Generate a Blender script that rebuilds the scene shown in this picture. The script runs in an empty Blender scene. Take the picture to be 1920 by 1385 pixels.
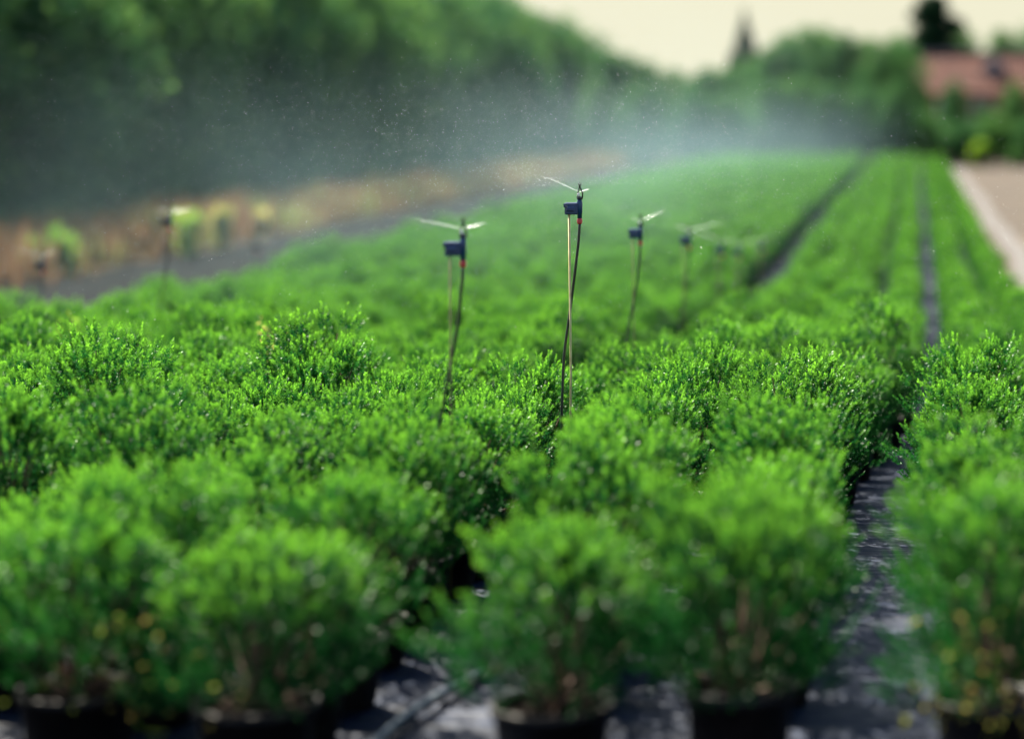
import bpy, math, random
import numpy as np
from mathutils import Vector, Matrix
R = math.radians
sc = bpy.context.scene
col = sc.collection
rng = np.random.default_rng(7)
random.seed(7)

# ---------------------------------------------------------------- camera
F = 4400.0            # focal length in photograph pixels
CAMZ = 1.6
cam_d = bpy.data.cameras.new('camera'); cam = bpy.data.objects.new('camera', cam_d); col.objects.link(cam)
cam.location = (0, 0, CAMZ); cam.rotation_euler = (R(90), 0, 0)
cam_d.sensor_width = 36; cam_d.lens = F / 1920 * 36
cam_d.shift_x = -(1716 - 960) / 1920; cam_d.shift_y = -(692.5 - 204) / 1920
cam_d.clip_start = 0.1; cam_d.clip_end = 5000
cam_d.dof.use_dof = True; cam_d.dof.focus_distance = 8.96; cam_d.dof.aperture_fstop = 0.95
sc.camera = cam

# ---------------------------------------------------------------- sky and sun
SUN_DIR = Vector((-0.50, 0.66, 0.84)).normalized()     # towards the sun
sun_el = math.asin(SUN_DIR.z); sun_az = math.atan2(SUN_DIR.x, SUN_DIR.y)
w = bpy.data.worlds.new('World'); sc.world = w; w.use_nodes = True
nt = w.node_tree; nt.nodes.clear()
out = nt.nodes.new('ShaderNodeOutputWorld'); bg = nt.nodes.new('ShaderNodeBackground')
sky = nt.nodes.new('ShaderNodeTexSky'); sky.sky_type = 'NISHITA'; sky.sun_disc = False
sky.sun_elevation = sun_el; sky.sun_rotation = sun_az; sky.air_density = 1.0; sky.dust_density = 1.5
# low warm haze round the whole horizon
tc = nt.nodes.new('ShaderNodeTexCoord'); sep = nt.nodes.new('ShaderNodeSeparateXYZ')
mr = nt.nodes.new('ShaderNodeMapRange'); mr.interpolation_type = 'SMOOTHSTEP'
mr.inputs['From Min'].default_value = 0.05; mr.inputs['From Max'].default_value = 0.17
mr.inputs['To Min'].default_value = 1.0; mr.inputs['To Max'].default_value = 0.0
mx = nt.nodes.new('ShaderNodeMix'); mx.data_type = 'RGBA'
HAZE = (3.25, 3.15, 2.36, 1)
mx.inputs['B'].default_value = HAZE
nt.links.new(tc.outputs['Generated'], sep.inputs[0]); nt.links.new(sep.outputs['Z'], mr.inputs['Value'])
nt.links.new(mr.outputs['Result'], mx.inputs['Factor']); nt.links.new(sky.outputs[0], mx.inputs['A'])
nt.links.new(mx.outputs['Result'], bg.inputs[0]); nt.links.new(bg.outputs[0], out.inputs['Surface'])
bg.inputs['Strength'].default_value = 0.05
sd = bpy.data.lights.new('sun', 'SUN'); sd.energy = 5.0; sd.angle = R(0.5); sd.color = (1.0, 0.93, 0.78)
so = bpy.data.objects.new('sun', sd); col.objects.link(so)
so.rotation_euler = (-SUN_DIR).to_track_quat('-Z', 'Y').to_euler(); so.location = (-20, 10, 30)
vs = sc.view_settings; vs.view_transform = 'Standard'; vs.look = 'None'; vs.gamma = 1; vs.use_curve_mapping = False
vs.exposure = 2.45

# ---------------------------------------------------------------- helpers
def terr(x, y):
    return float(np.interp(y, [-50, 7.6, 9.5, 11.5, 14.5, 17.5, 20, 23, 400], [0, 0, -.07, -.19, -.38, -.53, -.61, -.65, -.65]))
def terrv(y):
    return np.interp(y, [-50, 7.6, 9.5, 11.5, 14.5, 17.5, 20, 23, 400], [0, 0, -.07, -.19, -.38, -.53, -.61, -.65, -.65])
def tag(o, label=None, cat=None, group=None, kind=None):
    for k, v in (('label', label), ('category', cat), ('group', group), ('kind', kind)):
        if v: o[k] = v
    return o
def link(name, me, parent=None):
    o = bpy.data.objects.new(name, me); col.objects.link(o)
    if parent: o.parent = parent
    return o
def empty(name, loc, rz=0, s=1):
    o = bpy.data.objects.new(name, None); col.objects.link(o); o.location = loc; o.rotation_euler = (0, 0, rz)
    o.empty_display_size = .1; o.scale = (s, s, s) if not isinstance(s, tuple) else s
    return o
def mesh_np(name, V, Fc, mat, smooth=False, attr=None):
    """V (n,3), Fc (m,k) constant k"""
    V = np.asarray(V, dtype=np.float32); Fc = np.asarray(Fc, dtype=np.int32)
    me = bpy.data.meshes.new(name); m, k = Fc.shape
    me.vertices.add(len(V)); me.vertices.foreach_set('co', V.ravel())
    me.loops.add(m * k); me.loops.foreach_set('vertex_index', Fc.ravel())
    me.polygons.add(m); me.polygons.foreach_set('loop_start', np.arange(0, m * k, k, dtype=np.int32))
    me.polygons.foreach_set('loop_total', np.full(m, k, dtype=np.int32))
    me.polygons.foreach_set('use_smooth', np.full(m, smooth, dtype=bool))
    if attr:
        for an, av in attr.items():
            a = me.attributes.new(an, 'FLOAT', 'POINT'); a.data.foreach_set('value', np.asarray(av, dtype=np.float32))
    me.update(calc_edges=True); me.materials.append(mat)
    return me
class MB:
    def __init__(s): s.v = []; s.f = []
    def add(s, V, Fs):
        o = len(s.v); s.v += [tuple(p) for p in V]; s.f += [tuple(i + o for i in f) for f in Fs]
    def box(s, x0, x1, y0, y1, z0, z1, M=None, bev=0):
        b = bev
        if b:
            V = []
            for z, i in ((z0, b), (z0 + b, 0), (z1 - b, 0), (z1, b)):
                V += [(x0 + i, y0 + b, z), (x1 - b if i else x1 - b, y0 + i, z), (x1 - i, y0 + b, z), (x1 - i, y1 - b, z),
                      (x1 - b, y1 - i, z), (x0 + b, y1 - i, z), (x0 + i, y1 - b, z), (x0 + b, y0 + i, z)]
            # ring order: make a clean octagon
            V2 = []
            for k in range(4):
                r = V[k * 8:(k + 1) * 8]; z = r[0][2]; i = b if k in (0, 3) else 0
                V2 += [(x0 + b, y0 + i, z), (x1 - b, y0 + i, z), (x1 - i, y0 + b, z), (x1 - i, y1 - b, z),
                       (x1 - b, y1 - i, z), (x0 + b, y1 - i, z), (x0 + i, y1 - b, z), (x0 + i, y0 + b, z)]
            Fs = [tuple(range(7, -1, -1)), tuple(range(24, 32))]
            for k in range(3):
                for j in range(8):
                    Fs.append((k * 8 + j, k * 8 + (j + 1) % 8, k * 8 + 8 + (j + 1) % 8, k * 8 + 8 + j))
            V = V2
        else:
            V = [(x0, y0, z0), (x1, y0, z0), (x1, y1, z0), (x0, y1, z0), (x0, y0, z1), (x1, y0, z1), (x1, y1, z1), (x0, y1, z1)]
            Fs = [(3, 2, 1, 0), (4, 5, 6, 7), (0, 1, 5, 4), (1, 2, 6, 5), (2, 3, 7, 6), (3, 0, 4, 7)]
        if M: V = [tuple(M @ Vector(p)) for p in V]
        s.add(V, Fs)
    def tube(s, pts, rad, n=8, cap=True):
        pts = [Vector(p) for p in pts]; N = len(pts)
        rad = rad if isinstance(rad, (list, tuple)) else [rad] * N
        V = []; up = Vector((0, 1, 0.01))
        for i, p in enumerate(pts):
            d = (pts[min(i + 1, N - 1)] - pts[max(i - 1, 0)]).normalized()
            a = d.cross(up)
            if a.length < 1e-3: a = d.cross(Vector((1, 0, 0)))
            a.normalize(); b = d.cross(a)
            for k in range(n):
                t = 2 * math.pi * k / n; V.append(p + (a * math.cos(t) + b * math.sin(t)) * rad[i])
        Fs = [(i * n + k, i * n + (k + 1) % n, (i + 1) * n + (k + 1) % n, (i + 1) * n + k) for i in range(N - 1) for k in range(n)]
        if cap: Fs += [tuple(range(n - 1, -1, -1)), tuple(range((N - 1) * n, N * n))]
        s.add(V, Fs)
    def lathe(s, prof, n=20, cx=0, cy=0):
        V = [(cx + r * math.cos(2 * math.pi * k / n), cy + r * math.sin(2 * math.pi * k / n), z) for r, z in prof for k in range(n)]
        Fs = [(i * n + k, i * n + (k + 1) % n, (i + 1) * n + (k + 1) % n, (i + 1) * n + k) for i in range(len(prof) - 1) for k in range(n)]
        s.add(V, Fs)
    def mesh(s, name, mat, smooth=False):
        me = bpy.data.meshes.new(name); me.from_pydata(s.v, [], s.f); me.materials.append(mat)
        me.polygons.foreach_set('use_smooth', [smooth] * len(me.polygons)); me.update(); return me
def catmull(P, n=6):
    P = [Vector(p) for p in P]; P = [2 * P[0] - P[1]] + P + [2 * P[-1] - P[-2]]; o = []
    for i in range(1, len(P) - 2):
        for k in range(n):
            t = k / n; a, b, c, d = P[i - 1:i + 3]
            o.append(.5 * ((2 * b) + (c - a) * t + (2 * a - 5 * b + 4 * c - d) * t * t + (3 * b - a - 3 * c + d) * t ** 3))
    return o + [P[-2]]

# ---------------------------------------------------------------- materials
def newmat(name):
    m = bpy.data.materials.new(name); m.use_nodes = True; n = m.node_tree; n.nodes.clear()
    return m, n, n.nodes.new('ShaderNodeOutputMaterial')
def noise(n, scale, detail=3, coord='Object'):
    t = n.nodes.new('ShaderNodeTexCoord'); x = n.nodes.new('ShaderNodeTexNoise')
    x.inputs['Scale'].default_value = scale; x.inputs['Detail'].default_value = detail
    n.links.new(t.outputs[coord], x.inputs['Vector']); return x
def ramp(n, src, stops):
    r = n.nodes.new('ShaderNodeValToRGB'); e = r.color_ramp.elements
    e[0].position, e[0].color = stops[0][0], (*stops[0][1], 1); e[1].position, e[1].color = stops[-1][0], (*stops[-1][1], 1)
    for p, c in stops[1:-1]:
        q = e.new(p); q.color = (*c, 1)
    n.links.new(src, r.inputs[0]); return r
def simple(name, stops, rough=.6, scale=8, bump=0, spec=.4, coord='Object', detail=4):
    m, n, o = newmat(name); b = n.nodes.new('ShaderNodeBsdfPrincipled')
    x = noise(n, scale, detail, coord); r = ramp(n, x.outputs[0], stops)
    n.links.new(r.outputs[0], b.inputs['Base Color']); b.inputs['Roughness'].default_value = rough
    b.inputs['Specular IOR Level'].default_value = spec
    if bump:
        bp = n.nodes.new('ShaderNodeBump'); bp.inputs['Strength'].default_value = bump; bp.inputs['Distance'].default_value = .02
        n.links.new(x.outputs[0], bp.inputs['Height']); n.links.new(bp.outputs[0], b.inputs['Normal'])
    n.links.new(b.outputs[0], o.inputs[0]); return m
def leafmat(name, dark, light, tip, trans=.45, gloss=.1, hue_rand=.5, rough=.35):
    """leaf: diffuse + translucent + gloss, colour by attribute 'tip' (shoot age; on shrubs also shade painted in by height) and by individual"""
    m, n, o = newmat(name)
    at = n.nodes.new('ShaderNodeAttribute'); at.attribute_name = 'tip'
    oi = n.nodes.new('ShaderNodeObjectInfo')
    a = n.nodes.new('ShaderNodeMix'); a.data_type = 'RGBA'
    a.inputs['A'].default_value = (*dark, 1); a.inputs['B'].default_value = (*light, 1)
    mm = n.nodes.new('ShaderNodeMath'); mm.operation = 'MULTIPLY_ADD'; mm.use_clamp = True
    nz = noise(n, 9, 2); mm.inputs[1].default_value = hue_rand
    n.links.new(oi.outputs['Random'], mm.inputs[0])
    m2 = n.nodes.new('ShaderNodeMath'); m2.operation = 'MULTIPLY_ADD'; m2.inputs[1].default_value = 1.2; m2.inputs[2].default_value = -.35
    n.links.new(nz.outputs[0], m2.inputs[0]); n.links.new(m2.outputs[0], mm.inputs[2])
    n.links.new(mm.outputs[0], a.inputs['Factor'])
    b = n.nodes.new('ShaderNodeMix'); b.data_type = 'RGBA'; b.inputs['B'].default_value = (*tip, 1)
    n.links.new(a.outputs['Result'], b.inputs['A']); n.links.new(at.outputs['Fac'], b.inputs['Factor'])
    d = n.nodes.new('ShaderNodeBsdfDiffuse'); t = n.nodes.new('ShaderNodeBsdfTranslucent'); g = n.nodes.new('ShaderNodeBsdfGlossy')
    g.inputs['Roughness'].default_value = rough; g.inputs['Color'].default_value = (.8, .85, .8, 1)
    s1 = n.nodes.new('ShaderNodeMixShader'); s1.inputs[0].default_value = trans
    s2 = n.nodes.new('ShaderNodeMixShader'); fr = n.nodes.new('ShaderNodeFresnel'); fr.inputs[0].default_value = 1.35
    fm = n.nodes.new('ShaderNodeMath'); fm.operation = 'MULTIPLY'; fm.inputs[1].default_value = gloss * 10
    n.links.new(fr.outputs[0], fm.inputs[0]); fm.use_clamp = True
    n.links.new(b.outputs['Result'], d.inputs[0]); n.links.new(b.outputs['Result'], t.inputs[0])
    n.links.new(d.outputs[0], s1.inputs[1]); n.links.new(t.outputs[0], s1.inputs[2])
    n.links.new(fm.outputs[0], s2.inputs[0]); n.links.new(s1.outputs[0], s2.inputs[1]); n.links.new(g.outputs[0], s2.inputs[2])
    n.links.new(s2.outputs[0], o.inputs[0]); return m

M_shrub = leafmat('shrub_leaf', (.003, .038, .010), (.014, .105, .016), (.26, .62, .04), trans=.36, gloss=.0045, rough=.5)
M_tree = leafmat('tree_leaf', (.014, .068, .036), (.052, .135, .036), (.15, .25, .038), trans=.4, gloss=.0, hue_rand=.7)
M_conif = leafmat('conifer_leaf', (.008, .028, .016), (.016, .045, .02), (.02, .055, .02), trans=.15, gloss=.0)
M_weed = leafmat('weed_leaf', (.08, .22, .02), (.16, .34, .03), (.28, .34, .05), trans=.5, gloss=.0)
M_yweed = leafmat('seed_head', (.22, .26, .05), (.36, .36, .09), (.45, .40, .12), trans=.5, gloss=.0)
M_old = leafmat('old_leaf', (.07, .15, .02), (.14, .20, .03), (.26, .20, .06), trans=.4, gloss=.0)
M_dry = leafmat('dry_grass', (.09, .05, .025), (.19, .11, .055), (.14, .16, .045), trans=.4, gloss=.0)
M_bark = simple('bark', [(.3, (.035, .025, .018)), (.7, (.10, .075, .05))], .9, 30, .5)
M_stemw = simple('shrub_stem', [(.3, (.09, .05, .03)), (.7, (.12, .07, .045))], .8, 60, .3)
M_pot = simple('pot_plastic', [(.35, (.004, .003, .003)), (.75, (.013, .009, .008))], .5, 14, .05, .2)
M_peat = simple('peat', [(.3, (.004, .003, .002)), (.7, (.012, .008, .006))], 1, 60, .8, .05)
M_blue = simple('blue_plastic', [(.3, (.002, .022, .075)), (.7, (.004, .036, .12))], .35, 30, .02, .5)
M_black = simple('black_plastic', [(.3, (.008, .008, .009)), (.7, (.02, .02, .022))], .3, 30, .02, .5)
M_hose = simple('hose_rubber', [(.3, (.007, .008, .008)), (.7, (.018, .02, .02))], .38, 30, .03, .5)
M_pipe = simple('pipe_plastic', [(.3, (.07, .085, .10)), (.7, (.12, .14, .16))], .3, 20, .05, .6)
M_red = simple('red_plastic', [(.3, (.42, .02, .03)), (.7, (.62, .06, .06))], .35, 30, .02, .5)
M_white = simple('white_plastic', [(.3, (.75, .66, .6)), (.7, (.8, .74, .7))], .35, 30, .02, .5)
M_olive = simple('old_cane', [(.3, (.09, .075, .025)), (.7, (.16, .13, .05))], .6, 40, .1)
M_rod = simple('cane', [(.3, (.40, .30, .12)), (.7, (.58, .46, .22))], .55, 40, .1)
M_soil = simple('soil', [(.25, (.018, .011, .007)), (.5, (.034, .021, .013)), (.75, (.06, .038, .024))], .95, 1.6, .6, .2, detail=10)
M_bank = simple('bank_soil', [(.35, (.018, .014, .010)), (.5, (.045, .030, .019)), (.65, (.085, .058, .034))], 1.0, .8, .6, .1, detail=10)
M_sand = simple('sandy_soil', [(.25, (.018, .012, .006)), (.5, (.032, .021, .011)), (.75, (.055, .037, .020))], .95, .7, .4, .2, detail=10)
M_track = simple('track_gravel', [(.25, (.045, .040, .037)), (.5, (.065, .059, .055)), (.75, (.09, .084, .078))], .9, 5, .5, .2, detail=10)
M_path = simple('dark_soil', [(.25, (.002, .003, .004)), (.5, (.005, .006, .007)), (.75, (.010, .010, .010))], 1.0, 2.4, .7, .02, detail=10)  # near-black ground colour of the path strip
M_roof = simple('roof_tile', [(.3, (.04, .011, .007)), (.5, (.075, .017, .009)), (.7, (.095, .028, .014))], .8, 1.5, .3, .2)
M_ridge = simple('ridge_metal', [(.3, (.10, .10, .11)), (.7, (.2, .19, .19))], .7, 4)
M_wall = simple('brick_wall', [(.3, (.20, .09, .06)), (.7, (.34, .18, .12))], .9, 3, .2, .2)
M_glass = simple('window_glass', [(.3, (.02, .025, .03)), (.7, (.04, .05, .055))], .08, 3, 0, .8)
M_frame = simple('window_frame', [(.3, (.6, .58, .55)), (.7, (.72, .7, .66))], .5, 8)

# woven ground cover fabric
def fabric():
    m, n, o = newmat('woven_fabric'); b = n.nodes.new('ShaderNodeBsdfPrincipled')
    tc = n.nodes.new('ShaderNodeTexCoord')
    nz = n.nodes.new('ShaderNodeTexNoise'); nz.inputs['Scale'].default_value = 5; nz.inputs['Detail'].default_value = 8
    mp = n.nodes.new('ShaderNodeMapping'); mp.inputs['Scale'].default_value = (1.2, 5, 1)
    n.links.new(tc.outputs['Object'], mp.inputs[0]); n.links.new(mp.outputs[0], nz.inputs['Vector'])
    wv = n.nodes.new('ShaderNodeTexWave'); wv.bands_direction = 'Y'; wv.inputs['Scale'].default_value = 60; wv.inputs['Distortion'].default_value = .4
    wx = n.nodes.new('ShaderNodeTexWave'); wx.bands_direction = 'X'; wx.inputs['Scale'].default_value = 60; wx.inputs['Distortion'].default_value = .4
    n.links.new(tc.outputs['Object'], wv.inputs['Vector']); n.links.new(tc.outputs['Object'], wx.inputs['Vector'])
    r = ramp(n, nz.outputs[0], [(.35, (.001, .004, .014)), (.55, (.002, .009, .032)), (.72, (.004, .016, .045))])
    n.links.new(r.outputs[0], b.inputs['Base Color'])
    rr = n.nodes.new('ShaderNodeMapRange'); rr.inputs['From Min'].default_value = .35; rr.inputs['From Max'].default_value = .65
    rr.inputs['To Min'].default_value = .45; rr.inputs['To Max'].default_value = .75
    n.links.new(nz.outputs[0], rr.inputs['Value']); n.links.new(rr.outputs[0], b.inputs['Roughness'])
    ad = n.nodes.new('ShaderNodeMath'); ad.operation = 'ADD'; n.links.new(wv.outputs[1], ad.inputs[0]); n.links.new(wx.outputs[1], ad.inputs[1])
    b1 = n.nodes.new('ShaderNodeBump'); b1.inputs['Strength'].default_value = .35; b1.inputs['Distance'].default_value = .002
    n.links.new(ad.outputs[0], b1.inputs['Height'])
    b2 = n.nodes.new('ShaderNodeBump'); b2.inputs['Strength'].default_value = .22; b2.inputs['Distance'].default_value = .03
    n.links.new(nz.outputs[0], b2.inputs['Height']); n.links.new(b1.outputs[0], b2.inputs['Normal'])
    n.links.new(b2.outputs[0], b.inputs['Normal']); b.inputs['Specular IOR Level'].default_value = .15
    n.links.new(b.outputs[0], o.inputs[0]); return m
M_fabric = fabric()
def water():
    m, n, o = newmat('water_drop'); d = n.nodes.new('ShaderNodeBsdfTranslucent'); g = n.nodes.new('ShaderNodeBsdfGlossy')
    f = n.nodes.new('ShaderNodeBsdfDiffuse')
    d.inputs[0].default_value = (.85, .88, .86, 1); g.inputs[0].default_value = (.95, .95, .95, 1); g.inputs['Roughness'].default_value = .15
    f.inputs[0].default_value = (.75, .8, .8, 1)
    x = n.nodes.new('ShaderNodeMixShader'); y = n.nodes.new('ShaderNodeMixShader'); t = n.nodes.new('ShaderNodeBsdfTransparent'); z = n.nodes.new('ShaderNodeMixShader')
    x.inputs[0].default_value = .5; n.links.new(d.outputs[0], x.inputs[1]); n.links.new(f.outputs[0], x.inputs[2])
    y.inputs[0].default_value = .25; n.links.new(x.outputs[0], y.inputs[1]); n.links.new(g.outputs[0], y.inputs[2])
    z.inputs[0].default_value = .55; n.links.new(t.outputs[0], z.inputs[1]); n.links.new(y.outputs[0], z.inputs[2])
    n.links.new(z.outputs[0], o.inputs[0]); return m, z
M_water, _ = water(); M_water.name = 'water_drop'
M_jet, zz = water(); M_jet.name = 'water_jet'; zz.inputs[0].default_value = .26

# ---------------------------------------------------------------- ground
def strip(name, xs, ys, mat, lift, wob=0.0, kind='structure', relief=0):
    """terrain following sheet; xs list of x coordinates across"""
    xs = np.asarray(xs, float); ys = np.asarray(ys, float); X, Y = np.meshgrid(xs, ys)
    if wob:
        wl = np.sin(ys * .9 + 1) * wob + np.sin(ys * .37) * wob * 1.4 + np.sin(ys * 2.3) * wob * .4
        wr = np.sin(ys * 1.1 + 4) * wob + np.sin(ys * .31 + 2) * wob * 1.4 + np.sin(ys * 2.7) * wob * .4
        t = (xs - xs[0]) / (xs[-1] - xs[0]); X = X + (1 - t)[None, :] * wl[:, None] + t[None, :] * wr[:, None]
    Z = terrv(Y) + lift
    if relief: Z = Z + relief * (np.sin(X * 3.1 + Y * .7) * np.sin(Y * 2.3 + X) * .5 + .5)
    nx, ny = len(xs), len(ys)
    V = np.stack([X, Y, Z], -1).reshape(-1, 3)
    i = np.arange(nx - 1)[None, :] + (np.arange(ny - 1) * nx)[:, None]
    Fc = np.stack([i, i + 1, i + nx + 1, i + nx], -1).reshape(-1, 4)
    o = link(name, mesh_np(name, V, Fc, mat, True)); o['kind'] = kind; return o
YG = list(np.arange(-20, 30, .5)) + list(np.arange(30, 120, 3)) + [150, 300, 700, 1500]
strip('ground', [-1500, -400, -100, -30, -13, 0, 5, 30, 100, 400, 1500], YG, M_soil, -.012)
strip('field', [1.68, 5, 12, 40, 120], [y for y in YG if y <= 95], M_sand, -.004, wob=.03)
strip('track', [1.40, 1.5, 1.62, 1.74], np.arange(2, 96, .5), M_track, .002, wob=.03)
strip('weed_mat', list(np.arange(-7.6, 1.15, .115)), np.arange(2, 88, .25), M_fabric, .004, wob=.012, relief=.005)
strip('bank', [-20, -15, -14, -13, -12.2, -11.4], np.arange(2, 112, 1.), M_bank, -.003, wob=.1)
strip('path', [-11.6, -10.5, -9, -7.5], np.arange(2, 100, .5), M_path, -.004, wob=.1)

# ---------------------------------------------------------------- shrub meshes
def rand_unit(n, r=rng):
    v = r.normal(size=(n, 3)); return v / np.linalg.norm(v, axis=1, keepdims=True)
def leaf_quads(P, D, L, W, r=rng):
    """kite leaves: base P, direction D (unit), length L, width W -> V(4n), F(n,4)"""
    n = len(P); S = np.cross(D, rand_unit(n, r)); S /= np.linalg.norm(S, axis=1, keepdims=True) + 1e-9
    L = np.broadcast_to(np.asarray(L, float), (n,))[:, None]; W = np.broadcast_to(np.asarray(W, float), (n,))[:, None]
    V = np.stack([P, P + D * L * .55 + S * W * .5, P + D * L, P + D * L * .55 - S * W * .5], 1).reshape(-1, 3)
    return V, np.arange(4 * n).reshape(n, 4)
def shrub_mesh(seed, height=.46, rad=.25, nsh=640, nleaf=30, z0=.0, leafL=.0130, leafW=.0052):
    """foliage above the pot: shoots fill lobes; returns mesh with z=0 at pot rim"""
    r = np.random.default_rng(seed)
    nl = 23 + seed % 4; lob = []
    for k in range(nl):
        if k < 7: a = 2 * math.pi * (k + r.uniform(-.3, .3)) / 7; q = r.uniform(.75, 1); zz = height * r.uniform(.10, .24)       # skirt
        elif k < nl - 6: a = 2 * math.pi * (k * .618 + r.uniform(-.1, .1)); q = r.uniform(.6, 1.15); zz = height * r.uniform(.34, .78)
        else: a = 2 * math.pi * (k * .37); q = r.uniform(.1, .95); zz = height * r.uniform(.62, .92)
        rr = rad * .62 * q
        lob.append((rr * math.cos(a), rr * math.sin(a), zz, rad * r.uniform(.22, .42), height * r.uniform(.10, .22)))
    Ps, Ds, Tt = [], [], []; stems = MB()
    per = nsh // nl
    for (lx, ly, lz, lr, lh) in lob:
        c = np.array([lx, ly, lz]); stems.tube([(lx * .05, ly * .05, 0), (lx * .5, ly * .5, lz * .45), (lx, ly, lz)], [.006, .004, .002], 4, False)
        u = rand_unit(per, r); u[:, 2] = np.abs(u[:, 2]) * r.choice([1, 1, 1, -.6], per) * .9
        s = c + u * np.array([lr, lr, lh]) * (r.uniform(.45, .98, per) ** .6)[:, None]
        # growth direction: up and outward
        d = u * .55 + np.array([lx * 1.3, ly * 1.3, .0]) + np.array([0, 0, .85]) + r.normal(size=(per, 3)) * .22
        d /= np.linalg.norm(d, axis=1, keepdims=True); ln = r.uniform(.035, .085, per)
        for i in range(per):
            n = nleaf; t = np.linspace(0, 1, n)
            p = s[i] + d[i] * (t * ln[i])[:, None]
            a = t * n * 2.4 + r.uniform(0, 6)
            e1 = np.cross(d[i], [.3, .5, .8]); e1 /= np.linalg.norm(e1); e2 = np.cross(d[i], e1)
            side = e1 * np.cos(a)[:, None] + e2 * np.sin(a)[:, None]
            dd = side * (1 - t * .55)[:, None] + d[i] * (.55 + t * .6)[:, None] + r.normal(size=(n, 3)) * .12
            dd /= np.linalg.norm(dd, axis=1, keepdims=True)
            Ps.append(p); Ds.append(dd)
            hz = max(0, min(1, (s[i, 2] / height - .38) * 1.7)); Tt.append(np.clip((t - .35) * 1.3, 0, 1) * (.04 + .96 * hz) * r.uniform(.45, 1))  # young tips lighter; lower foliage kept dark in colour to stand in for shade
    P = np.concatenate(Ps); D = np.concatenate(Ds); T = np.concatenate(Tt)
    V, Fc = leaf_quads(P, D, leafL * r.uniform(.7, 1.25, len(P)), leafW, r)
    V[:, 2] += .0
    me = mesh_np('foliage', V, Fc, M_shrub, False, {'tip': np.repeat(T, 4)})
    return me, stems.mesh('stem', M_stemw, True)
NV = 7
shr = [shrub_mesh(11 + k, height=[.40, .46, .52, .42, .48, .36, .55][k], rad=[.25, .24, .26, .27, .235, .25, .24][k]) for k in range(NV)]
pm = MB(); PH = .19
pm.lathe([(.088, 0), (.098, .05), (.108, PH - .025), (.116, PH - .025), (.118, PH), (.109, PH), (.106, PH - .03)], 22)
pm.lathe([(.0005, .001), (.088, .001)], 22)
pot_me = pm.mesh('pot', M_pot, True)
pe = MB(); pe.lathe([(.107, PH - .028), (.07, PH - .018), (.03, PH - .012), (.0005, PH - .012)], 16); soil_me = pe.mesh('compost', M_peat, True)
# seam ring of the pot and the trunk below the foliage
def put_shrub(x, y, rz, s, var, label, group, sz=1.0):
    t = empty('potted_shrub', (x, y, terr(x, y) + .012), rz, (s, s, s * sz))
    link('pot', pot_me, t); link('compost', soil_me, t)
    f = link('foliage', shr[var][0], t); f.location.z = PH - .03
    g = link('stem', shr[var][1], t); g.location.z = PH - .02
    tag(t, label, 'shrub', group); return t

# rows: (front x, far x, first y)
rows = [(.70, .83, 5.8), (.215, .40, 5.5), (-.435, -.11, 5.5), (-.92, -.54, 5.55), (-1.13, -.88, 9.3), (-1.54, -1.26, 5.5)]
xx = -2.02
while xx > -7.2:
    rows.append((xx, xx - .02, 5.5 + (.13 * len(rows)) % .3)); xx -= .455
plants = []
for ri, (xa, xb, ys) in enumerate(rows):
    y = ys
    while y < 86:
        t = min(1, max(0, (y - 8.5) / 6)); t = t * t * (3 - 2 * t)
        x = xa + (xb - xa) * t + random.gauss(0, .028)
        x += {1: -.02, 2: .03}.get(ri, 0) * (y < 6.5)
        plants.append((x, y + random.gauss(0, .028), random.uniform(0, 6.28), random.uniform(.76, 1.12) * (1 - .14 * min(1, max(0, (y - 12) / 10))), random.randrange(NV), ri))
        y += (.345 if y > 7 else .39) * random.uniform(.92, 1.1)
def in_view(x, y, pad=.5):
    px = 1716 + F * x / y
    return -F * pad / y < px < 1920 + F * pad / y
SPR = [  # sprinklers: x, y, head z world, label
    (-1.43, 7.40, 1.16), (-1.285, 8.96, 1.22), (-1.35, 11.5, .99), (-1.40, 14.5, .79), (-1.44, 17.5, .55), (-1.46, 19.5, .41), (-1.43, 22.0, .31)]
plants = [p for p in plants if in_view(p[0], p[1]) and not any(abs(p[0] - s[0]) < .10 and abs(p[1] - s[1]) < .14 for s in SPR)]
plants.sort(key=lambda p: p[1])
near = plants[:296]; far = plants[296:]
G = 'potted shrubs standing in rows on the weed mat'
ORD = 'first second third fourth fifth sixth seventh eighth ninth tenth eleventh twelfth thirteenth fourteenth fifteenth sixteenth seventeenth eighteenth nineteenth twentieth'.split()
ORD += ['twenty-' + q for q in ORD[:9]] + ['thirtieth'] + ['thirty-' + q for q in ORD[:9]] + ['fortieth'] + ['forty-' + q for q in ORD[:9]]
ROW = ['second row right', 'first row right', 'first row left', 'second row left', 'third row left', 'fourth row left'] + [ORD[q] + ' row left' for q in range(4, 20)]
first = {}
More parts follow.
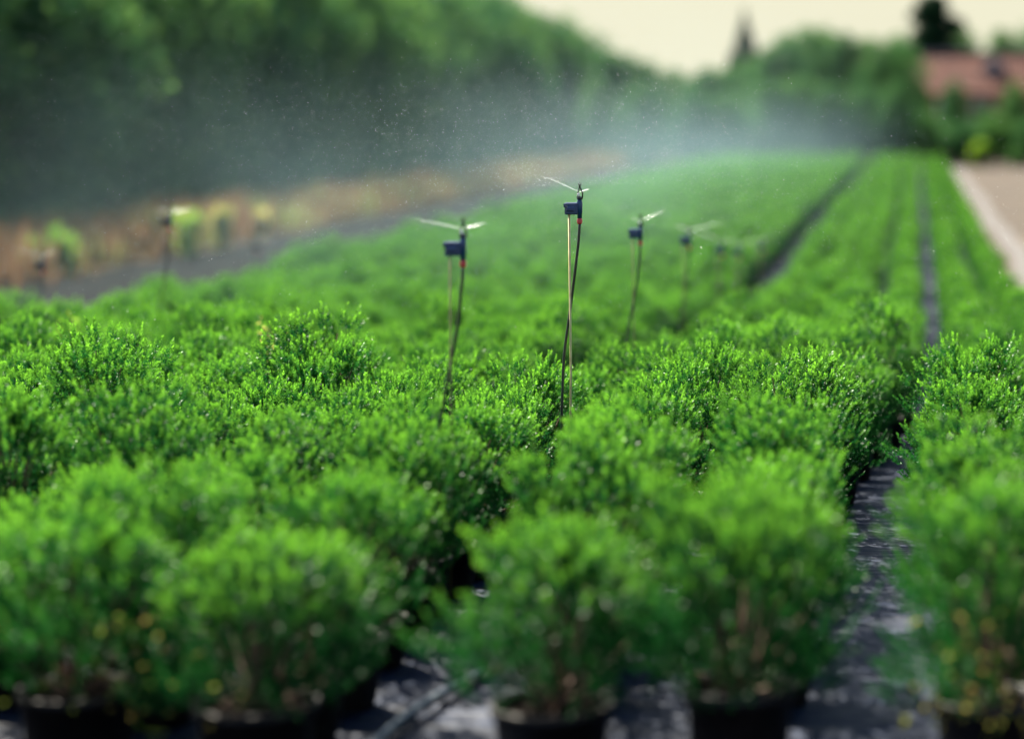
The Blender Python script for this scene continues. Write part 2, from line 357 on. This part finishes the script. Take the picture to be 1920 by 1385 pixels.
for p in near:
    x, y, rz, s, v, ri = p
    k = first.get(ri, 0); first[ri] = k + 1
    if k < 9: lab = 'bushy potted shrub, %s %s in the %s of the blue gap' % ('frontmost' if k == 0 else ORD[k], 'one' if k == 0 else 'from front', ROW[ri])
    else: lab = 'small blurred potted shrub further back in the %s of the blue gap' % ROW[ri]
    zs = random.uniform(.9, 1.08)
    if k == 0 and y < 6.3: v = (3, 1, 5)[ri % 3]; s = 1.25; s = 1.14 if ri in (1, 2) else 1.25; zs = {0: .70, 1: .76, 2: .72, 3: .63, 5: .58, 6: .63, 7: .62}.get(ri, .62) / s / (.16 + 1.10 * [.40, .46, .52, .42, .48, .36, .55][v])
    elif y < 6.7: zs *= .95
    if y > 11: rz = round(rz / 3.1416) * 3.1416 + (rz % .3) - .15
    th = put_shrub(x, y, rz, s, v, lab, G, sz=zs)
    if y > 11: th.scale = (s * .82, s * 1.16, s * zs)
    if k == 0 and ri in (1, 5, 6):                 # old yellow leaves low on the outer side
        r = np.random.default_rng(ri); n = {1: 120, 5: 40, 6: 60}[ri]; a = -1.6 + r.normal(0, .5, n) + {1: .0, 5: -.6, 6: .6}[ri] - rz
        u = r.uniform(.15, .27, n); P_ = np.stack([u * np.cos(a), u * np.sin(a), r.uniform(.17, .42, n)], -1)
        D_ = rand_unit(n, r); V_, F_ = leaf_quads(P_, D_, .020, .010, r)
        lf = link('yellow_leaves', mesh_np('yellow_leaves', V_, F_, M_old, False, {'tip': np.repeat(r.uniform(0, 1, n), 4)}), th)
# rest of the field: one stuff object, instances of the same foliage and pots
fp = np.array([(p[0], p[1], terr(p[0], p[1]) + .012) for p in far])
me = bpy.data.meshes.new('shrub_field'); me.vertices.add(len(fp)); me.vertices.foreach_set('co', fp.astype(np.float32).ravel())
for an, vals in (('rz', [round(p[2] / 3.1416) * 3.1416 + (p[2] % .3) - .15 for p in far]), ('sc', [p[3] for p in far]), ('vr', [float(p[4] % 4) for p in far])):
    a = me.attributes.new(an, 'FLOAT', 'POINT'); a.data.foreach_set('value', vals)
me.update(); fo = link('shrub_field', me)
tag(fo, 'far rows of bushy green potted shrubs running to the end of the field', 'shrubs', kind='stuff')
src = {}
for o in list(col.objects):
    if o.name.startswith('foliage'):
        for k in range(4):
            if o.data is shr[k][0] and k not in src: src[k] = o
potsrc = next(o for o in col.objects if o.name.startswith('pot.') or o.name == 'pot')
ng = bpy.data.node_groups.new('shrub_field', 'GeometryNodeTree')
ng.interface.new_socket('Geometry', in_out='INPUT', socket_type='NodeSocketGeometry'); ng.interface.new_socket('Geometry', in_out='OUTPUT', socket_type='NodeSocketGeometry')
N = ng.nodes; L = ng.links; gi = N.new('NodeGroupInput'); go = N.new('NodeGroupOutput'); jn = N.new('GeometryNodeJoinGeometry')
def na(name):
    q = N.new('GeometryNodeInputNamedAttribute'); q.data_type = 'FLOAT'; q.inputs['Name'].default_value = name; return q.outputs['Attribute']
cx = N.new('ShaderNodeCombineXYZ'); L.new(na('rz'), cx.inputs[2]); scl = na('sc'); vr = na('vr')
vm = N.new('ShaderNodeVectorMath'); vm.operation = 'SCALE'; vm.inputs[0].default_value = (.80, 1.18, 1.04); L.new(scl, vm.inputs['Scale'])
def inst(srcobj, sel, dz):
    oi = N.new('GeometryNodeObjectInfo'); oi.transform_space = 'ORIGINAL'; oi.inputs['Object'].default_value = srcobj; oi.inputs['As Instance'].default_value = True
    tr = N.new('GeometryNodeTransform'); tr.inputs['Translation'].default_value = (0, 0, dz); L.new(oi.outputs['Geometry'], tr.inputs['Geometry'])
    ip = N.new('GeometryNodeInstanceOnPoints'); L.new(gi.outputs[0], ip.inputs['Points']); L.new(tr.outputs[0], ip.inputs['Instance'])
    L.new(cx.outputs[0], ip.inputs['Rotation']); L.new(vm.outputs[0], ip.inputs['Scale'])
    if sel is not None:
        cp = N.new('FunctionNodeCompare'); cp.data_type = 'FLOAT'; cp.operation = 'EQUAL'; cp.inputs['Epsilon'].default_value = .1
        L.new(vr, cp.inputs[0]); cp.inputs[1].default_value = sel; L.new(cp.outputs[0], ip.inputs['Selection'])
    L.new(ip.outputs[0], jn.inputs[0])
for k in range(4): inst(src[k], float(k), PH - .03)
inst(potsrc, None, 0)
L.new(jn.outputs[0], go.inputs[0])
mod = fo.modifiers.new('instances', 'NODES'); mod.node_group = ng

# ---------------------------------------------------------------- sprinklers
def make_sprinkler(x, y, zh, label, var, jets, dark=False):
    g = terr(x, y); h = zh - g                   # head (box centre) height above ground
    t = empty('sprinkler', (x, y, g))
    b = MB(); b.tube([(-.035, 0, -.05), (-.033 + .004 * var, 0, h * .5), (-.037, 0, h + .012)], .0042 if var == 1 else .0028, 8); link('stake', b.mesh('stake', M_hose if dark else M_rod if var == 1 else M_olive, True), t)
    # blue holder: clip on the stake, body, tube on the right
    b = MB(); b.box(-.052, -.002, -.014, .014, h - .024, h + .022, bev=.004)
    b.box(-.056, -.040, -.018, .018, h + .004, h + .020, bev=.003)
    b.box(-.046, -.014, -.020, .020, h - .012, h + .006, bev=.004)
    link('holder', b.mesh('holder', M_black if dark else M_blue, False), t)
    b = MB(); b.lathe([(.0005, h - .038), (.0085, h - .038), (.0085, h - .02), (.0105, h - .018), (.0105, h + .024), (.0085, h + .028), (.0085, h + .034), (.0005, h + .034)], 14, .004, 0)
    link('riser_tube', b.mesh('riser_tube', M_blue, True), t)
    b = MB(); b.lathe([(.0005, h - .060), (.0075, h - .060), (.0105, h - .054), (.0105, h - .044), (.008, h - .038), (.0005, h - .0375)], 12, .004, 0)
    link('hose_nut', b.mesh('hose_nut', M_red, True), t)
    b = MB()                                                            # nozzle bridge: two arms and top
    b.lathe([(.0005, h + .034), (.011, h + .034), (.011, h + .042), (.005, h + .046), (.0005, h + .046)], 12, .004, 0)
    b.tube([(.014, 0, h + .036), (.015, 0, h + .058), (.008, 0, h + .076), (.004, 0, h + .079)], .0028, 6)
    b.tube([(-.006, 0, h + .036), (-.004, 0, h + .056), (.001, 0, h + .076), (.004, 0, h + .079)], .0022, 6)
    link('bridge', b.mesh('bridge', M_black, True), t)
    b = MB(); b.lathe([(.0005, h + .0462), (.0062, h + .0465), (.0048, h + .056), (.0005, h + .060)], 12, .000, -.003); link('nozzle', b.mesh('nozzle', M_white, True), t)
    b = MB(); b.lathe([(.0005, h + .078), (.0045, h + .079), (.0035, h + .090), (.0005, h + .092)], 10, .004, 0)
    b.tube([(.004, 0, h + .083), (-.001, 0, h + .092), (-.0015, 0, h + .097)], .0017, 6); b.tube([(.004, 0, h + .083), (.009, 0, h + .092), (.0095, 0, h + .097)], .0017, 6)
    b.lathe([(.0005, h + .096), (.0022, h + .098), (.0005, h + .101)], 8, .004, 0)
    link('spinner', b.mesh('spinner', M_black, True), t)
    sgn = 1 if var % 2 == 0 else .8
    pts = [(.004, 0, h - .058), (-.002, 0, h - .14), (-.018, .004, h - .27), (-.046 * sgn, .010, h - .41), (-.070 * sgn, .012, h - .55), (-.078 * sgn, .008, h - .68),
           (-.064, 0, h - .83), (-.05, -.01, max(.03, h - 1.0)), (-.045, -.03, .012)]
    pts = [p for i, p in enumerate(pts) if i == len(pts) - 1 or p[2] > .05]
    b = MB(); b.tube(catmull(pts, 6), .0052, 8); link('hose', b.mesh('hose', M_hose, True), t)
    for (dx, dy, dz, ln, wd) in jets:       # flat fans of water leaving the nozzle
        b = MB(); n = 12; P = []; W = []
        for i in range(n + 1):
            u = i / n; P.append((.004 + dx * ln * u, dy * ln * u, h + .062 + dz * ln * u - .10 * (ln * u) ** 2 + .001 * math.sin(i * 2.1))); W.append(.0006 + wd * .38 * math.sin(math.pi * min(1, u * .97 + .03)) ** .8 * (1.1 - .6 * u) + .0003 * (i % 2))
        b.tube(P, W, 7); link('water_jet', b.mesh('water_jet', M_jet, True), t)
    tag(t, label, 'sprinkler', 'sprinklers on stakes above the shrubs'); return t
J0 = [(-.93, .1, .42, .15, .0042), (.96, .1, .30, .040, .005), (.75, -.6, .28, .05, .003)]
J1 = [(-.98, .1, .20, .14, .006), (.97, .1, .26, .075, .008)]
J2 = [(.93, .1, .40, .13, .004), (-.96, -.2, .30, .05, .003)]
J3 = [(-.95, 0, .30, .10, .005), (.97, 0, .22, .22, .007)]
J4 = [(-.93, 0, .35, .35, .008), (.95, 0, .2, .1, .006)]
labs = ['blurred blue headed sprinkler nearest the camera, just left of the sharp one', 'sharply focused sprinkler with blue holder, tan stake and curved black hose at picture centre',
        'slightly blurred sprinkler next behind the sharp one to its right', 'third sprinkler to the right of the sharp one, soft, with a flat spray', 'fourth sprinkler right of the sharp one, small and blurred',
        'fifth sprinkler right of the sharp one, beside the dark gap', 'faintest last sprinkler of the line, at the edge of the dark gap']
for i, (x, y, z) in enumerate(SPR):
    make_sprinkler(x, y, z, labs[i], i, [J1, J0, J2, J3, J4, J3, J2][i])
def atpx(px, py, y): return ((px - 1716) * y / F, y, CAMZ - (py - 204) * y / F)
a = atpx(80, 497, 15.5); make_sprinkler(a[0], a[1], a[2], 'blurred dark sprinkler at the far left edge above the shrubs', 7, [(.8, 0, .35, .1, .008), (-.95, 0, .25, .2, .005)], True)
a = atpx(318, 415, 15.0); make_sprinkler(a[0], a[1], a[2], 'tall blurred dark sprinkler left of centre before the dark path', 8, [(-.95, 0, .15, .10, .007), (.95, 0, .12, .16, .007)], True)
a = atpx(483, 462, 24.0); make_sprinkler(a[0], a[1], a[2], 'tiny faint sprinkler before the dry grass bank', 9, [(.95, 0, .15, .15, .006)], True)

# ---------------------------------------------------------------- water: drops and mist
def drops(P, size, D, elong):
    """little octahedra stretched along D"""
    n = len(P); S = np.cross(D, rand_unit(n)); S /= np.linalg.norm(S, axis=1, keepdims=True) + 1e-9; T = np.cross(D, S)
    s = size[:, None]; e = elong[:, None] * s
    V = np.stack([P + D * e, P + S * s, P + T * s, P - S * s, P - T * s, P - D * e], 1).reshape(-1, 3)
    base = (np.arange(n) * 6)[:, None, None]
    f = np.array([(0, 1, 2), (0, 2, 3), (0, 3, 4), (0, 4, 1), (5, 2, 1), (5, 3, 2), (5, 4, 3), (5, 1, 4)])[None]
    return V, (base + f).reshape(-1, 3)
Pl, Sz, Dr, El = [], [], [], []
def spray(cx, cy, cz, n, v0=(2.2, 4.4), elr=(8, 32), size=(.0005, .0012), tmax=1.0, tmin=.03):
    for _ in range(n):
        az = random.uniform(0, 2 * math.pi); el = R(random.uniform(*elr)); v = random.uniform(*v0); t = random.uniform(tmin, tmax)
        vx, vy, vz = v * math.cos(el) * math.cos(az), v * math.cos(el) * math.sin(az), v * math.sin(el)
        dr = .55; k = (1 - math.exp(-dr * t)) / dr
        p = (cx + vx * k, cy + vy * k, cz + vz * k - 4.0 * t * t * .5)
        d = np.array([vx * math.exp(-dr * t), vy * math.exp(-dr * t), vz - 4.0 * t]); d /= np.linalg.norm(d)
        if p[2] < terr(p[0], p[1]) + .8 or p[1] < 7.9: continue
        Pl.append(p); Dr.append(d); Sz.append(random.uniform(*size) * (1.4 if random.random() < .06 else 1)); El.append(random.uniform(1.5, 4))
for i, (x, y, z) in enumerate(SPR[:5]):
    spray(x, y, z + .07, [900, 7000, 3000, 2000, 2000][i], size=(.0004, .0008))
    spray(x, y, z + .07, [20, 260, 150, 100, 100][i], elr=(12, 60), v0=(1, 2.6), size=(.0005, .001))
# overlapping long range streams high above the bed
for _ in range(7000):
    y = random.uniform(8.5, 24); px = random.gauss(1050, 200); zt = CAMZ + abs(random.gauss(0, 1)) * .012 * y + random.uniform(-.25, .05) * y / 9
    x = (px - 1716) * y / F
    Pl.append((x, y, zt)); d = np.array([random.gauss(0, .35), random.gauss(0, .2), -1.0]); Dr.append(d / np.linalg.norm(d)); Sz.append(random.uniform(.0004, .0009)); El.append(random.uniform(1.5, 4.5))
for _ in range(3200):
    y = random.uniform(8.6, 16); px = random.gauss(430, 330); py = random.gauss(210, 90)
    a = atpx(px, py, y); Pl.append(a); d = np.array([1.0, random.gauss(0, .3), random.gauss(-.25, .25)]); Dr.append(d / np.linalg.norm(d)); Sz.append(random.uniform(.0003, .0007)); El.append(random.uniform(2, 5))
V, Fc = drops(np.array(Pl), np.array(Sz), np.array(Dr), np.array(El))
o = link('water_spray', mesh_np('water_spray', V, Fc, M_water, True)); tag(o, 'fine bright water drops flying above the sprinklers', 'spray', kind='stuff')

def mist():
    m, n, o = newmat('mist'); v = n.nodes.new('ShaderNodeVolumePrincipled')
    v.inputs['Color'].default_value = (.50, .77, .86, 1); v.inputs['Anisotropy'].default_value = .35
    g = n.nodes.new('ShaderNodeTexCoord'); s = n.nodes.new('ShaderNodeSeparateXYZ'); n.links.new(g.outputs['Object'], s.inputs[0])
    def mrg(inp, a, b, c, d):
        q = n.nodes.new('ShaderNodeMapRange'); q.interpolation_type = 'SMOOTHSTEP'
        for k, val in zip(('From Min', 'From Max', 'To Min', 'To Max'), (a, b, c, d)): q.inputs[k].default_value = val
        n.links.new(inp, q.inputs['Value']); return q.outputs['Result']
    def mul(a, b):
        q = n.nodes.new('ShaderNodeMath'); q.operation = 'MULTIPLY'
        n.links.new(a, q.inputs[0])
        if isinstance(b, float): q.inputs[1].default_value = b
        else: n.links.new(b, q.inputs[1])
        return q.outputs[0]
    zf = mrg(s.outputs['Z'], -.0, 2.6, 1, .07); zl = mrg(s.outputs['Z'], -.5, .5, .25, 1); xr = mrg(s.outputs['X'], -7, .8, 1, 0); xl = mrg(s.outputs['X'], -10.5, -3.5, .3, 1); yf = mrg(s.outputs['Y'], 11, 24, 0, 1)
    nz = n.nodes.new('ShaderNodeTexNoise'); nz.inputs['Scale'].default_value = .4; nz.inputs['Detail'].default_value = 2; n.links.new(g.outputs['Object'], nz.inputs['Vector'])
    nf = mrg(nz.outputs[0], .35, .68, .15, 2.1)
    n.links.new(mul(mul(mul(mul(mul(mul(zf, zl), xr), xl), yf), nf), .0043), v.inputs['Density']); n.links.new(v.outputs[0], o.inputs['Volume'])
    m.cycles.volume_step_rate = 4 if hasattr(m.cycles, 'volume_step_rate') else 1
    return m
b = MB(); b.box(-11.2, 1.2, 10.5, 92, -.72, 4.4)
o = link('mist', b.mesh('mist', mist())); tag(o, 'pale blue-grey mist of fine spray drifting over the field', 'mist', kind='stuff')

# ---------------------------------------------------------------- irrigation pipe
P = [(-1.36, 5.6), (-1.30, 6.1), (-1.21, 6.55), (-1.16, 6.9), (-1.14, 7.6), (-1.2, 8.6), (-1.24, 9.2)]
b = MB(); b.tube(catmull([(x, y, .028 + .012 * math.sin(i * 1.7) ** 2 + terr(x, y)) for i, (x, y) in enumerate(P)], 8), .0125, 10)
o = link('irrigation_pipe', b.mesh('irrigation_pipe', M_pipe, True)); tag(o, 'grey plastic irrigation pipe lying on the weed mat between front pots', 'pipe')

# ---------------------------------------------------------------- trees
def leaf_cloud(lobes, n, size, r, shell=.75):
    Ps = []; Ds = []; T = []
    vol = np.array([a * b * c for (_, _, _, a, b, c) in lobes]) ** .7; cnt = (n * vol / vol.sum()).astype(int)
    for (lx, ly, lz, a, b_, c_), k in zip(lobes, cnt):
        u = rand_unit(k, r); q = r.uniform(0, 1, k) ** .35 * (1 - .12 * r.random(k))
        p = np.array([lx, ly, lz]) + u * q[:, None] * np.array([a, b_, c_])
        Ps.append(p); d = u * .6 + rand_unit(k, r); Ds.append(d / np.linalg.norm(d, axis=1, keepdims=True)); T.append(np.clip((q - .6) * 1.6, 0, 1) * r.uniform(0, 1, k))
    P = np.concatenate(Ps); D = np.concatenate(Ds); T = np.concatenate(T)
    V, Fc = leaf_quads(P, D, size * r.uniform(.7, 1.3, len(P)), size * .7, r)
    return V, Fc, np.repeat(T, 4)
def tree_meshes(seed, H, rad, n, size, mat, low=.12, narrow=1.0):
    r = np.random.default_rng(seed); lobes = []
    tr = MB(); tr.tube([(0, 0, -.1), (.05, .02, H * .3), (-.03, .05, H * .6), (.02, 0, H * .85)], [H * .026, H * .02, H * .012, H * .005], 8)
    nl = 15
    for k in range(nl):
        z = H * (low + (1 - low) * (k + .5) / nl * .92); a = k * 2.4 + r.uniform(-.5, .5)
        prof = math.sin(math.pi * min(1, max(.12, (z / H * .9 + .08)))) ** .7
        q = rad * prof * r.uniform(.3, .75); s = rad * prof * r.uniform(.45, .7) * narrow + .12
        lobes.append((q * math.cos(a), q * math.sin(a), z, s, s, s * r.uniform(.7, .95)))
        tr.tube([(0, 0, z * .65), (q * .5 * math.cos(a), q * .5 * math.sin(a), z * .86), (q * math.cos(a), q * math.sin(a), z)], [H * .008, H * .005, H * .002], 5)
    lobes.append((0, 0, H * .9, rad * .4, rad * .4, H * .1))
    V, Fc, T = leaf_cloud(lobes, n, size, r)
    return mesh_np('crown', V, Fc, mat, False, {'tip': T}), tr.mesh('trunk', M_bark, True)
def conifer_meshes(seed, H, rad, n, top=.03):
    r = np.random.default_rng(seed)
    z = H * (.04 + .96 * r.uniform(0, 1, n)); tier = .72 + .28 * np.abs(np.sin(z / H * 34 + r.normal(0, .25, n)))
    R0 = rad * np.minimum(1, (1 - z / H) ** 1.2 * 1.02) * tier; a = r.uniform(0, 6.28, n); q = r.uniform(.35, 1, n) ** .5
    R1 = R0 * (1 + .18 * np.sin(a * 5 + z * 3)) * q
    P = np.stack([R1 * np.cos(a), R1 * np.sin(a), z - R1 * .18], -1); D = np.stack([np.cos(a), np.sin(a), -.25 + r.normal(0, .3, n)], -1); D /= np.linalg.norm(D, axis=1, keepdims=True)
    V, Fc = leaf_quads(P, D, np.minimum(.2, .04 + R0 * .3) * r.uniform(.6, 1.3, n), np.minimum(.1, .03 + R0 * .15), r); tr = MB(); tr.tube([(0, 0, -.1), (0, 0, H * .97)], [H * .02, .01], 7)
    return mesh_np('crown', V, Fc, M_conif, False, {'tip': np.repeat(r.uniform(0, .5, n), 4)}), tr.mesh('trunk', M_bark, True)
def put_tree(ms, x, y, s, rz, label, group, name='tree', cat='tree'):
    t = empty(name, (x, y, terr(x, y)), rz, s); link('crown', ms[0], t); link('trunk', ms[1], t); tag(t, label, cat, group); return t
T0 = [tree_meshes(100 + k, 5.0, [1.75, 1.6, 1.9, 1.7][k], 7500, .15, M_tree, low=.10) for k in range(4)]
LT = 'leafy green trees along the left side of the field'
y = 34.0; k = 0
tops = {}
while y < 122:
    xo = -16.4 + random.gauss(0, .25)
    hh = random.uniform(1.16, 1.32)
    hh *= 1.04 + .03 * min(1, max(0, (y - 80) / 10))
    if 63 < y < 67: hh = 1.40
    if 75 < y < 80: hh = 1.10
    lab = 'leafy tree, %s from the left in the long tree row left of the field' % ORD[k]
    put_tree(T0[k % 4], xo, y, (hh, hh, hh * (1 - max(0, (y - 92)) * .008)), random.uniform(0, 6), lab, LT); k += 1
    y += random.uniform(1.9, 2.7)
y = 36.0
while y < 118:
    hh = random.uniform(1.1, 1.25) * (1 - max(0, (y - 70)) * .004)
    put_tree(T0[(k * 3 + 1) % 4], -19.6 + random.gauss(0, .4), y, (1.15, 1.15, hh), random.uniform(0, 6), 'leafy tree of the second row, mostly behind the left tree row', LT); k += 1
    y += random.uniform(2.6, 3.6)
# hedge of trees behind the far end of the field
def far_tree(px, topy, y, wpx, ms, label, name='tree', cat='tree', Hm=5.0, rm=1.75, group=None):
    x = (px - 1716) * y / F; H = CAMZ + .65 + (204 - topy) * y / F; wd = wpx * y / F / 2
    return put_tree(ms, x, y, (wd / rm, wd / rm, H / Hm), random.uniform(0, 6), label, group, name, cat)
FT = 'trees behind the far end of the field'
FL = 'rounded leafy tree in the tree belt behind the end of the field'
px = 1060; nb = 0
while px < 1700:
    top = float(np.interp(px, [1060, 1150, 1250, 1300, 1370, 1420, 1470, 1520, 1560, 1610, 1680, 1760], [70, 96, 126, 134, 125, 105, 62, 40, 48, 68, 70, 60])) + random.gauss(0, 3)
    far_tree(px, top, random.uniform(96, 103), random.uniform(110, 140), T0[k % 4], 'rounded leafy tree, %s from the left in the belt behind the far field end' % ORD[nb], group=FT); nb += 1; k += 1; px += random.uniform(32, 44)
nb = -1
for px, top in ((1120, 140), (1210, 150), (1290, 165), (1360, 170), (1440, 150), (1500, 140), (1560, 150), (1620, 160), (1680, 150), (1735, 210), (1800, 225), (1860, 215), (1925, 222), (1990, 200)):
    nb += 1
    far_tree(px, top, 92.5 + random.uniform(-1, 1), random.uniform(90, 120), T0[k % 4], 'low leafy tree, %s from the left at the foot of the far belt' % ORD[nb], group=FT); k += 1
for px, top in ((1690, 60), (1800, 45), (1880, 52), (1950, 40), (2020, 45)):
    far_tree(px, top, 128, 120, T0[k % 4], 'green tree showing above the red roof, %s from left' % ORD[int((px - 1640) / 70)], group=FT); k += 1
for px, top, wv, hy in ((1690, 120, 60, 104), (1735, 165, 50, 103), (1790, 150, 60, 104), (1850, 200, 60, 103), (1905, 150, 66, 104)):
    far_tree(px, top, hy, wv, T0[k % 4], 'slim leafy tree in front of the red roofed house, at %d steps from its left end' % 0 if False else 'slim leafy tree before the red roofed house, %s from left' % ORD[[1690, 1735, 1790, 1850, 1905].index(px)], group=FT); k += 1
C0 = conifer_meshes(5, 8.0, 1.3, 6000); C1 = conifer_meshes(6, 6.5, 2.2, 11000)
far_tree(1396, 14, 104, 186, C1, 'narrow pointed dark spruce rising above the tree belt', 'spruce_tree', Hm=6.5, rm=2.2)
# dark broad evergreen by the house
E0 = tree_meshes(300, 8.0, 1.15, 14000, .22, M_conif, low=.1, narrow=1.2)
far_tree(1748, -15, 119, 135, E0, 'tall dark evergreen tree standing left of the red roof', 'evergreen_tree', Hm=8.0, rm=1.15)
far_tree(1705, 80, 118, 70, E0, 'smaller dark evergreen beside the tall one left of the roof', 'evergreen_tree', Hm=8.0, rm=1.15)
for px in (1832, 1908):
    far_tree(px, 268, 90.5, 48, T0[1], 'low yellow-green bush at the %s before the dark trees' % ('right edge' if px > 1900 else 'far end of the sandy field'), 'bush', 'bush')

# ---------------------------------------------------------------- house
def house():
    y = 112; k = F / y; gz = -.65
    x0 = (1712 - 1716) / k; x1 = x0 + 13.0; zr = CAMZ + (204 - 98) / k; ze = CAMZ + (204 - 172) / k
    t = empty('house', ((x0 + x1) / 2, y + 3, gz)); cx0 = (x0 + x1) / 2
    X0, X1 = x0 - cx0, x1 - cx0; ZR, ZE = zr - gz, ze - gz
    b = MB(); b.box(X0 + .3, X1 - .3, -2.7, 2.7, 0, ZE); b.add([(X0 + .3, -2.7, ZE), (X0 + .3, 2.7, ZE), (X0 + .3, 0, ZR - .12)], [(0, 1, 2)]); b.add([(X1 - .3, -2.7, ZE), (X1 - .3, 2.7, ZE), (X1 - .3, 0, ZR - .12)], [(0, 1, 2)])
    link('wall', b.mesh('wall', M_wall), t)
    for s in (-1, 1):
        b = MB(); n = 14
        for i in range(n):                       # courses of tiles, each a little proud of the one above
            u0, u1 = i / n, (i + 1) / n; ya, yb = s * 3.1 * u0, s * 3.1 * u1
            za, zb = ZR + (ZE - .1 - ZR) * u0, ZR + (ZE - .1 - ZR) * u1
            b.add([(X0, ya, za + .02), (X1, ya, za + .02), (X1, yb, zb + .055), (X0, yb, zb + .055), (X1, yb, zb), (X0, yb, zb)], [(0, 1, 2, 3), (3, 2, 4, 5)])
        link('roof', b.mesh('roof', M_roof), t)
    b = MB(); b.box(X0, X1, -.14, .14, ZR - .02, ZR + .12); link('ridge', b.mesh('ridge', M_ridge), t)
    b = MB(); dx = (1862 - 1716) / k - cx0; zc = CAMZ + (204 - 120) / k - gz   # dark dormer
    b.add([(dx - .75, -1.6, zc - .5), (dx + .85, -1.6, zc - .5), (dx + .1, -1.6, zc + .45), (dx - .75, 0, zc + .2), (dx + .85, 0, zc + .2), (dx + .1, 0, zc + .45)], [(0, 1, 2), (0, 2, 5, 3), (1, 4, 5, 2)])
    link('dormer', b.mesh('dormer', M_ridge), t)
    for wx in (1775, 1840, 1900):
        c = (wx - 1716) / k - cx0
        b = MB()
        for (a0, a1, z0, z1) in ((c - .45, c + .45, ZE - 1.35, ZE - 1.29), (c - .45, c + .45, ZE - .36, ZE - .3), (c - .45, c - .39, ZE - 1.29, ZE - .36), (c + .39, c + .45, ZE - 1.29, ZE - .36)): b.box(a0, a1, -2.76, -2.7, z0, z1)
        f = link('window', b.mesh('window', M_frame), t); b = MB(); b.box(c - .389, c + .389, -2.735, -2.702, ZE - 1.289, ZE - .361); link('pane', b.mesh('pane', M_glass), f)
    tag(t, 'low brick house with orange-red tiled roof behind the trees at right', 'house')
house()

# ---------------------------------------------------------------- grass bank and weeds
def blades(n, fx, fy, hmin, hmax, wd, mat, name, label, cat, tipf=1.0):
    x = fx(n); y = fy(n); z = terrv(y) - .01; P = np.stack([x, y, z], -1)
    D = np.stack([rng.normal(0, .22, n), rng.normal(0, .22, n), np.ones(n)], -1); D /= np.linalg.norm(D, axis=1, keepdims=True)
    clump = .6 + .4 * np.sin(y * 1.7) * np.sin(y * .61 + x * 2)
    V, Fc = leaf_quads(P, D, rng.uniform(hmin, hmax, n) * (.6 + .7 * clump), wd)
    T = np.clip((np.sin(y * .9 + 1.3) * np.sin(y * 2.1) - .1) * 2.2, 0, 1) * tipf
    o = link(name, mesh_np(name, V, Fc, mat, False, {'tip': np.repeat(T, 4)})); tag(o, label, cat, kind='stuff')
blades(34000, lambda n: -12.5 + rng.normal(0, .55, n), lambda n: 24 + 85 * rng.uniform(0, 1, n) ** 1.1, .2, .75, .05, M_dry, 'dry_grass', 'band of dry brown grass along the foot of the left trees', 'grass')
blades(9000, lambda n: 1.12 + rng.normal(0, .07, n), lambda n: 8 + 82 * rng.uniform(0, 1, n), .02, .10, .01, M_dry, 'grass_edge', 'thin dry grass growing along the edge of the track', 'grass')
def weed(px, yb, py_top, label, n=40, seed=0, spread=.10, mat=None, lw=.03, ll=.10, x=None, h=None):
    r = np.random.default_rng(seed); x = (px - 1716) * yb / F; g = terr(x, yb); H = CAMZ - (py_top - 204) * yb / F - g
    t = empty('weed', (x, yb, g)); b = MB(); Ps = []; Ds = []
    for k in range(5):
        a = r.uniform(0, 6.28); q = spread * r.uniform(.3, 1); hh = H * r.uniform(.75, 1)
        b.tube([(q * .2 * math.cos(a), q * .2 * math.sin(a), -.02), (q * .5 * math.cos(a), q * .5 * math.sin(a), hh * .5), (q * math.cos(a), q * math.sin(a), hh)], [.004, .003, .0015], 5)
        u = r.uniform(.08, 1, n)
        Ps.append(np.stack([q * u * math.cos(a), q * u * math.sin(a), hh * u], -1)); d = rand_unit(n, r) + np.array([0, 0, .8]); Ds.append(d / np.linalg.norm(d, axis=1, keepdims=True))
    link('stem', b.mesh('stem', M_stemw, True), t); P = np.concatenate(Ps); D = np.concatenate(Ds)
    V, Fc = leaf_quads(P, D, ll * r.uniform(.5, 1.2, len(P)), lw, r); link('leaves', mesh_np('leaves', V, Fc, mat or M_weed, False, {'tip': np.repeat(r.uniform(0, 1, len(P)) ** 2, 4)}), t)
    tag(t, label, 'weed')
weed(122, 31.5, 432, 'bright green weed clump against dark trees at left, behind the blurred sprinkler', 90, 1, .16, None, .05, .16)
weed(52, 31.0, 452, 'dull green weed at the far left edge in the dry grass', 60, 2, .2, None, .05, .14)
weed(352, 35, 398, 'green weed clump just right of the tall blurred sprinkler', 70, 3, .2, None, .05, .16)
weed(415, 37, 392, 'pale round weed head in the dry grass bank', 160, 4, .2, M_yweed, .06, .12)
weed(490, 41, 400, 'yellow-green weed in the dry grass bank by the mist', 120, 5, .2, M_yweed, .06, .14)
weed(128, 12.5, 552, 'thin yellow-green weed standing above the left shrubs', 46, 6, .10, None, .014, .045)
weed(145, 12.0, 590, 'short pale seed head above the left shrubs', 40, 7, .03, M_yweed, .012, .03)
weed(523, 11.4, 575, 'spindly yellow weed standing above shrubs left of centre', 60, 8, .09, M_yweed, .012, .03)
weed(1830, 90.2, 272, 'yellow-green weed clump at the end of the sandy field', 300, 9, .6, None, .12, .35)
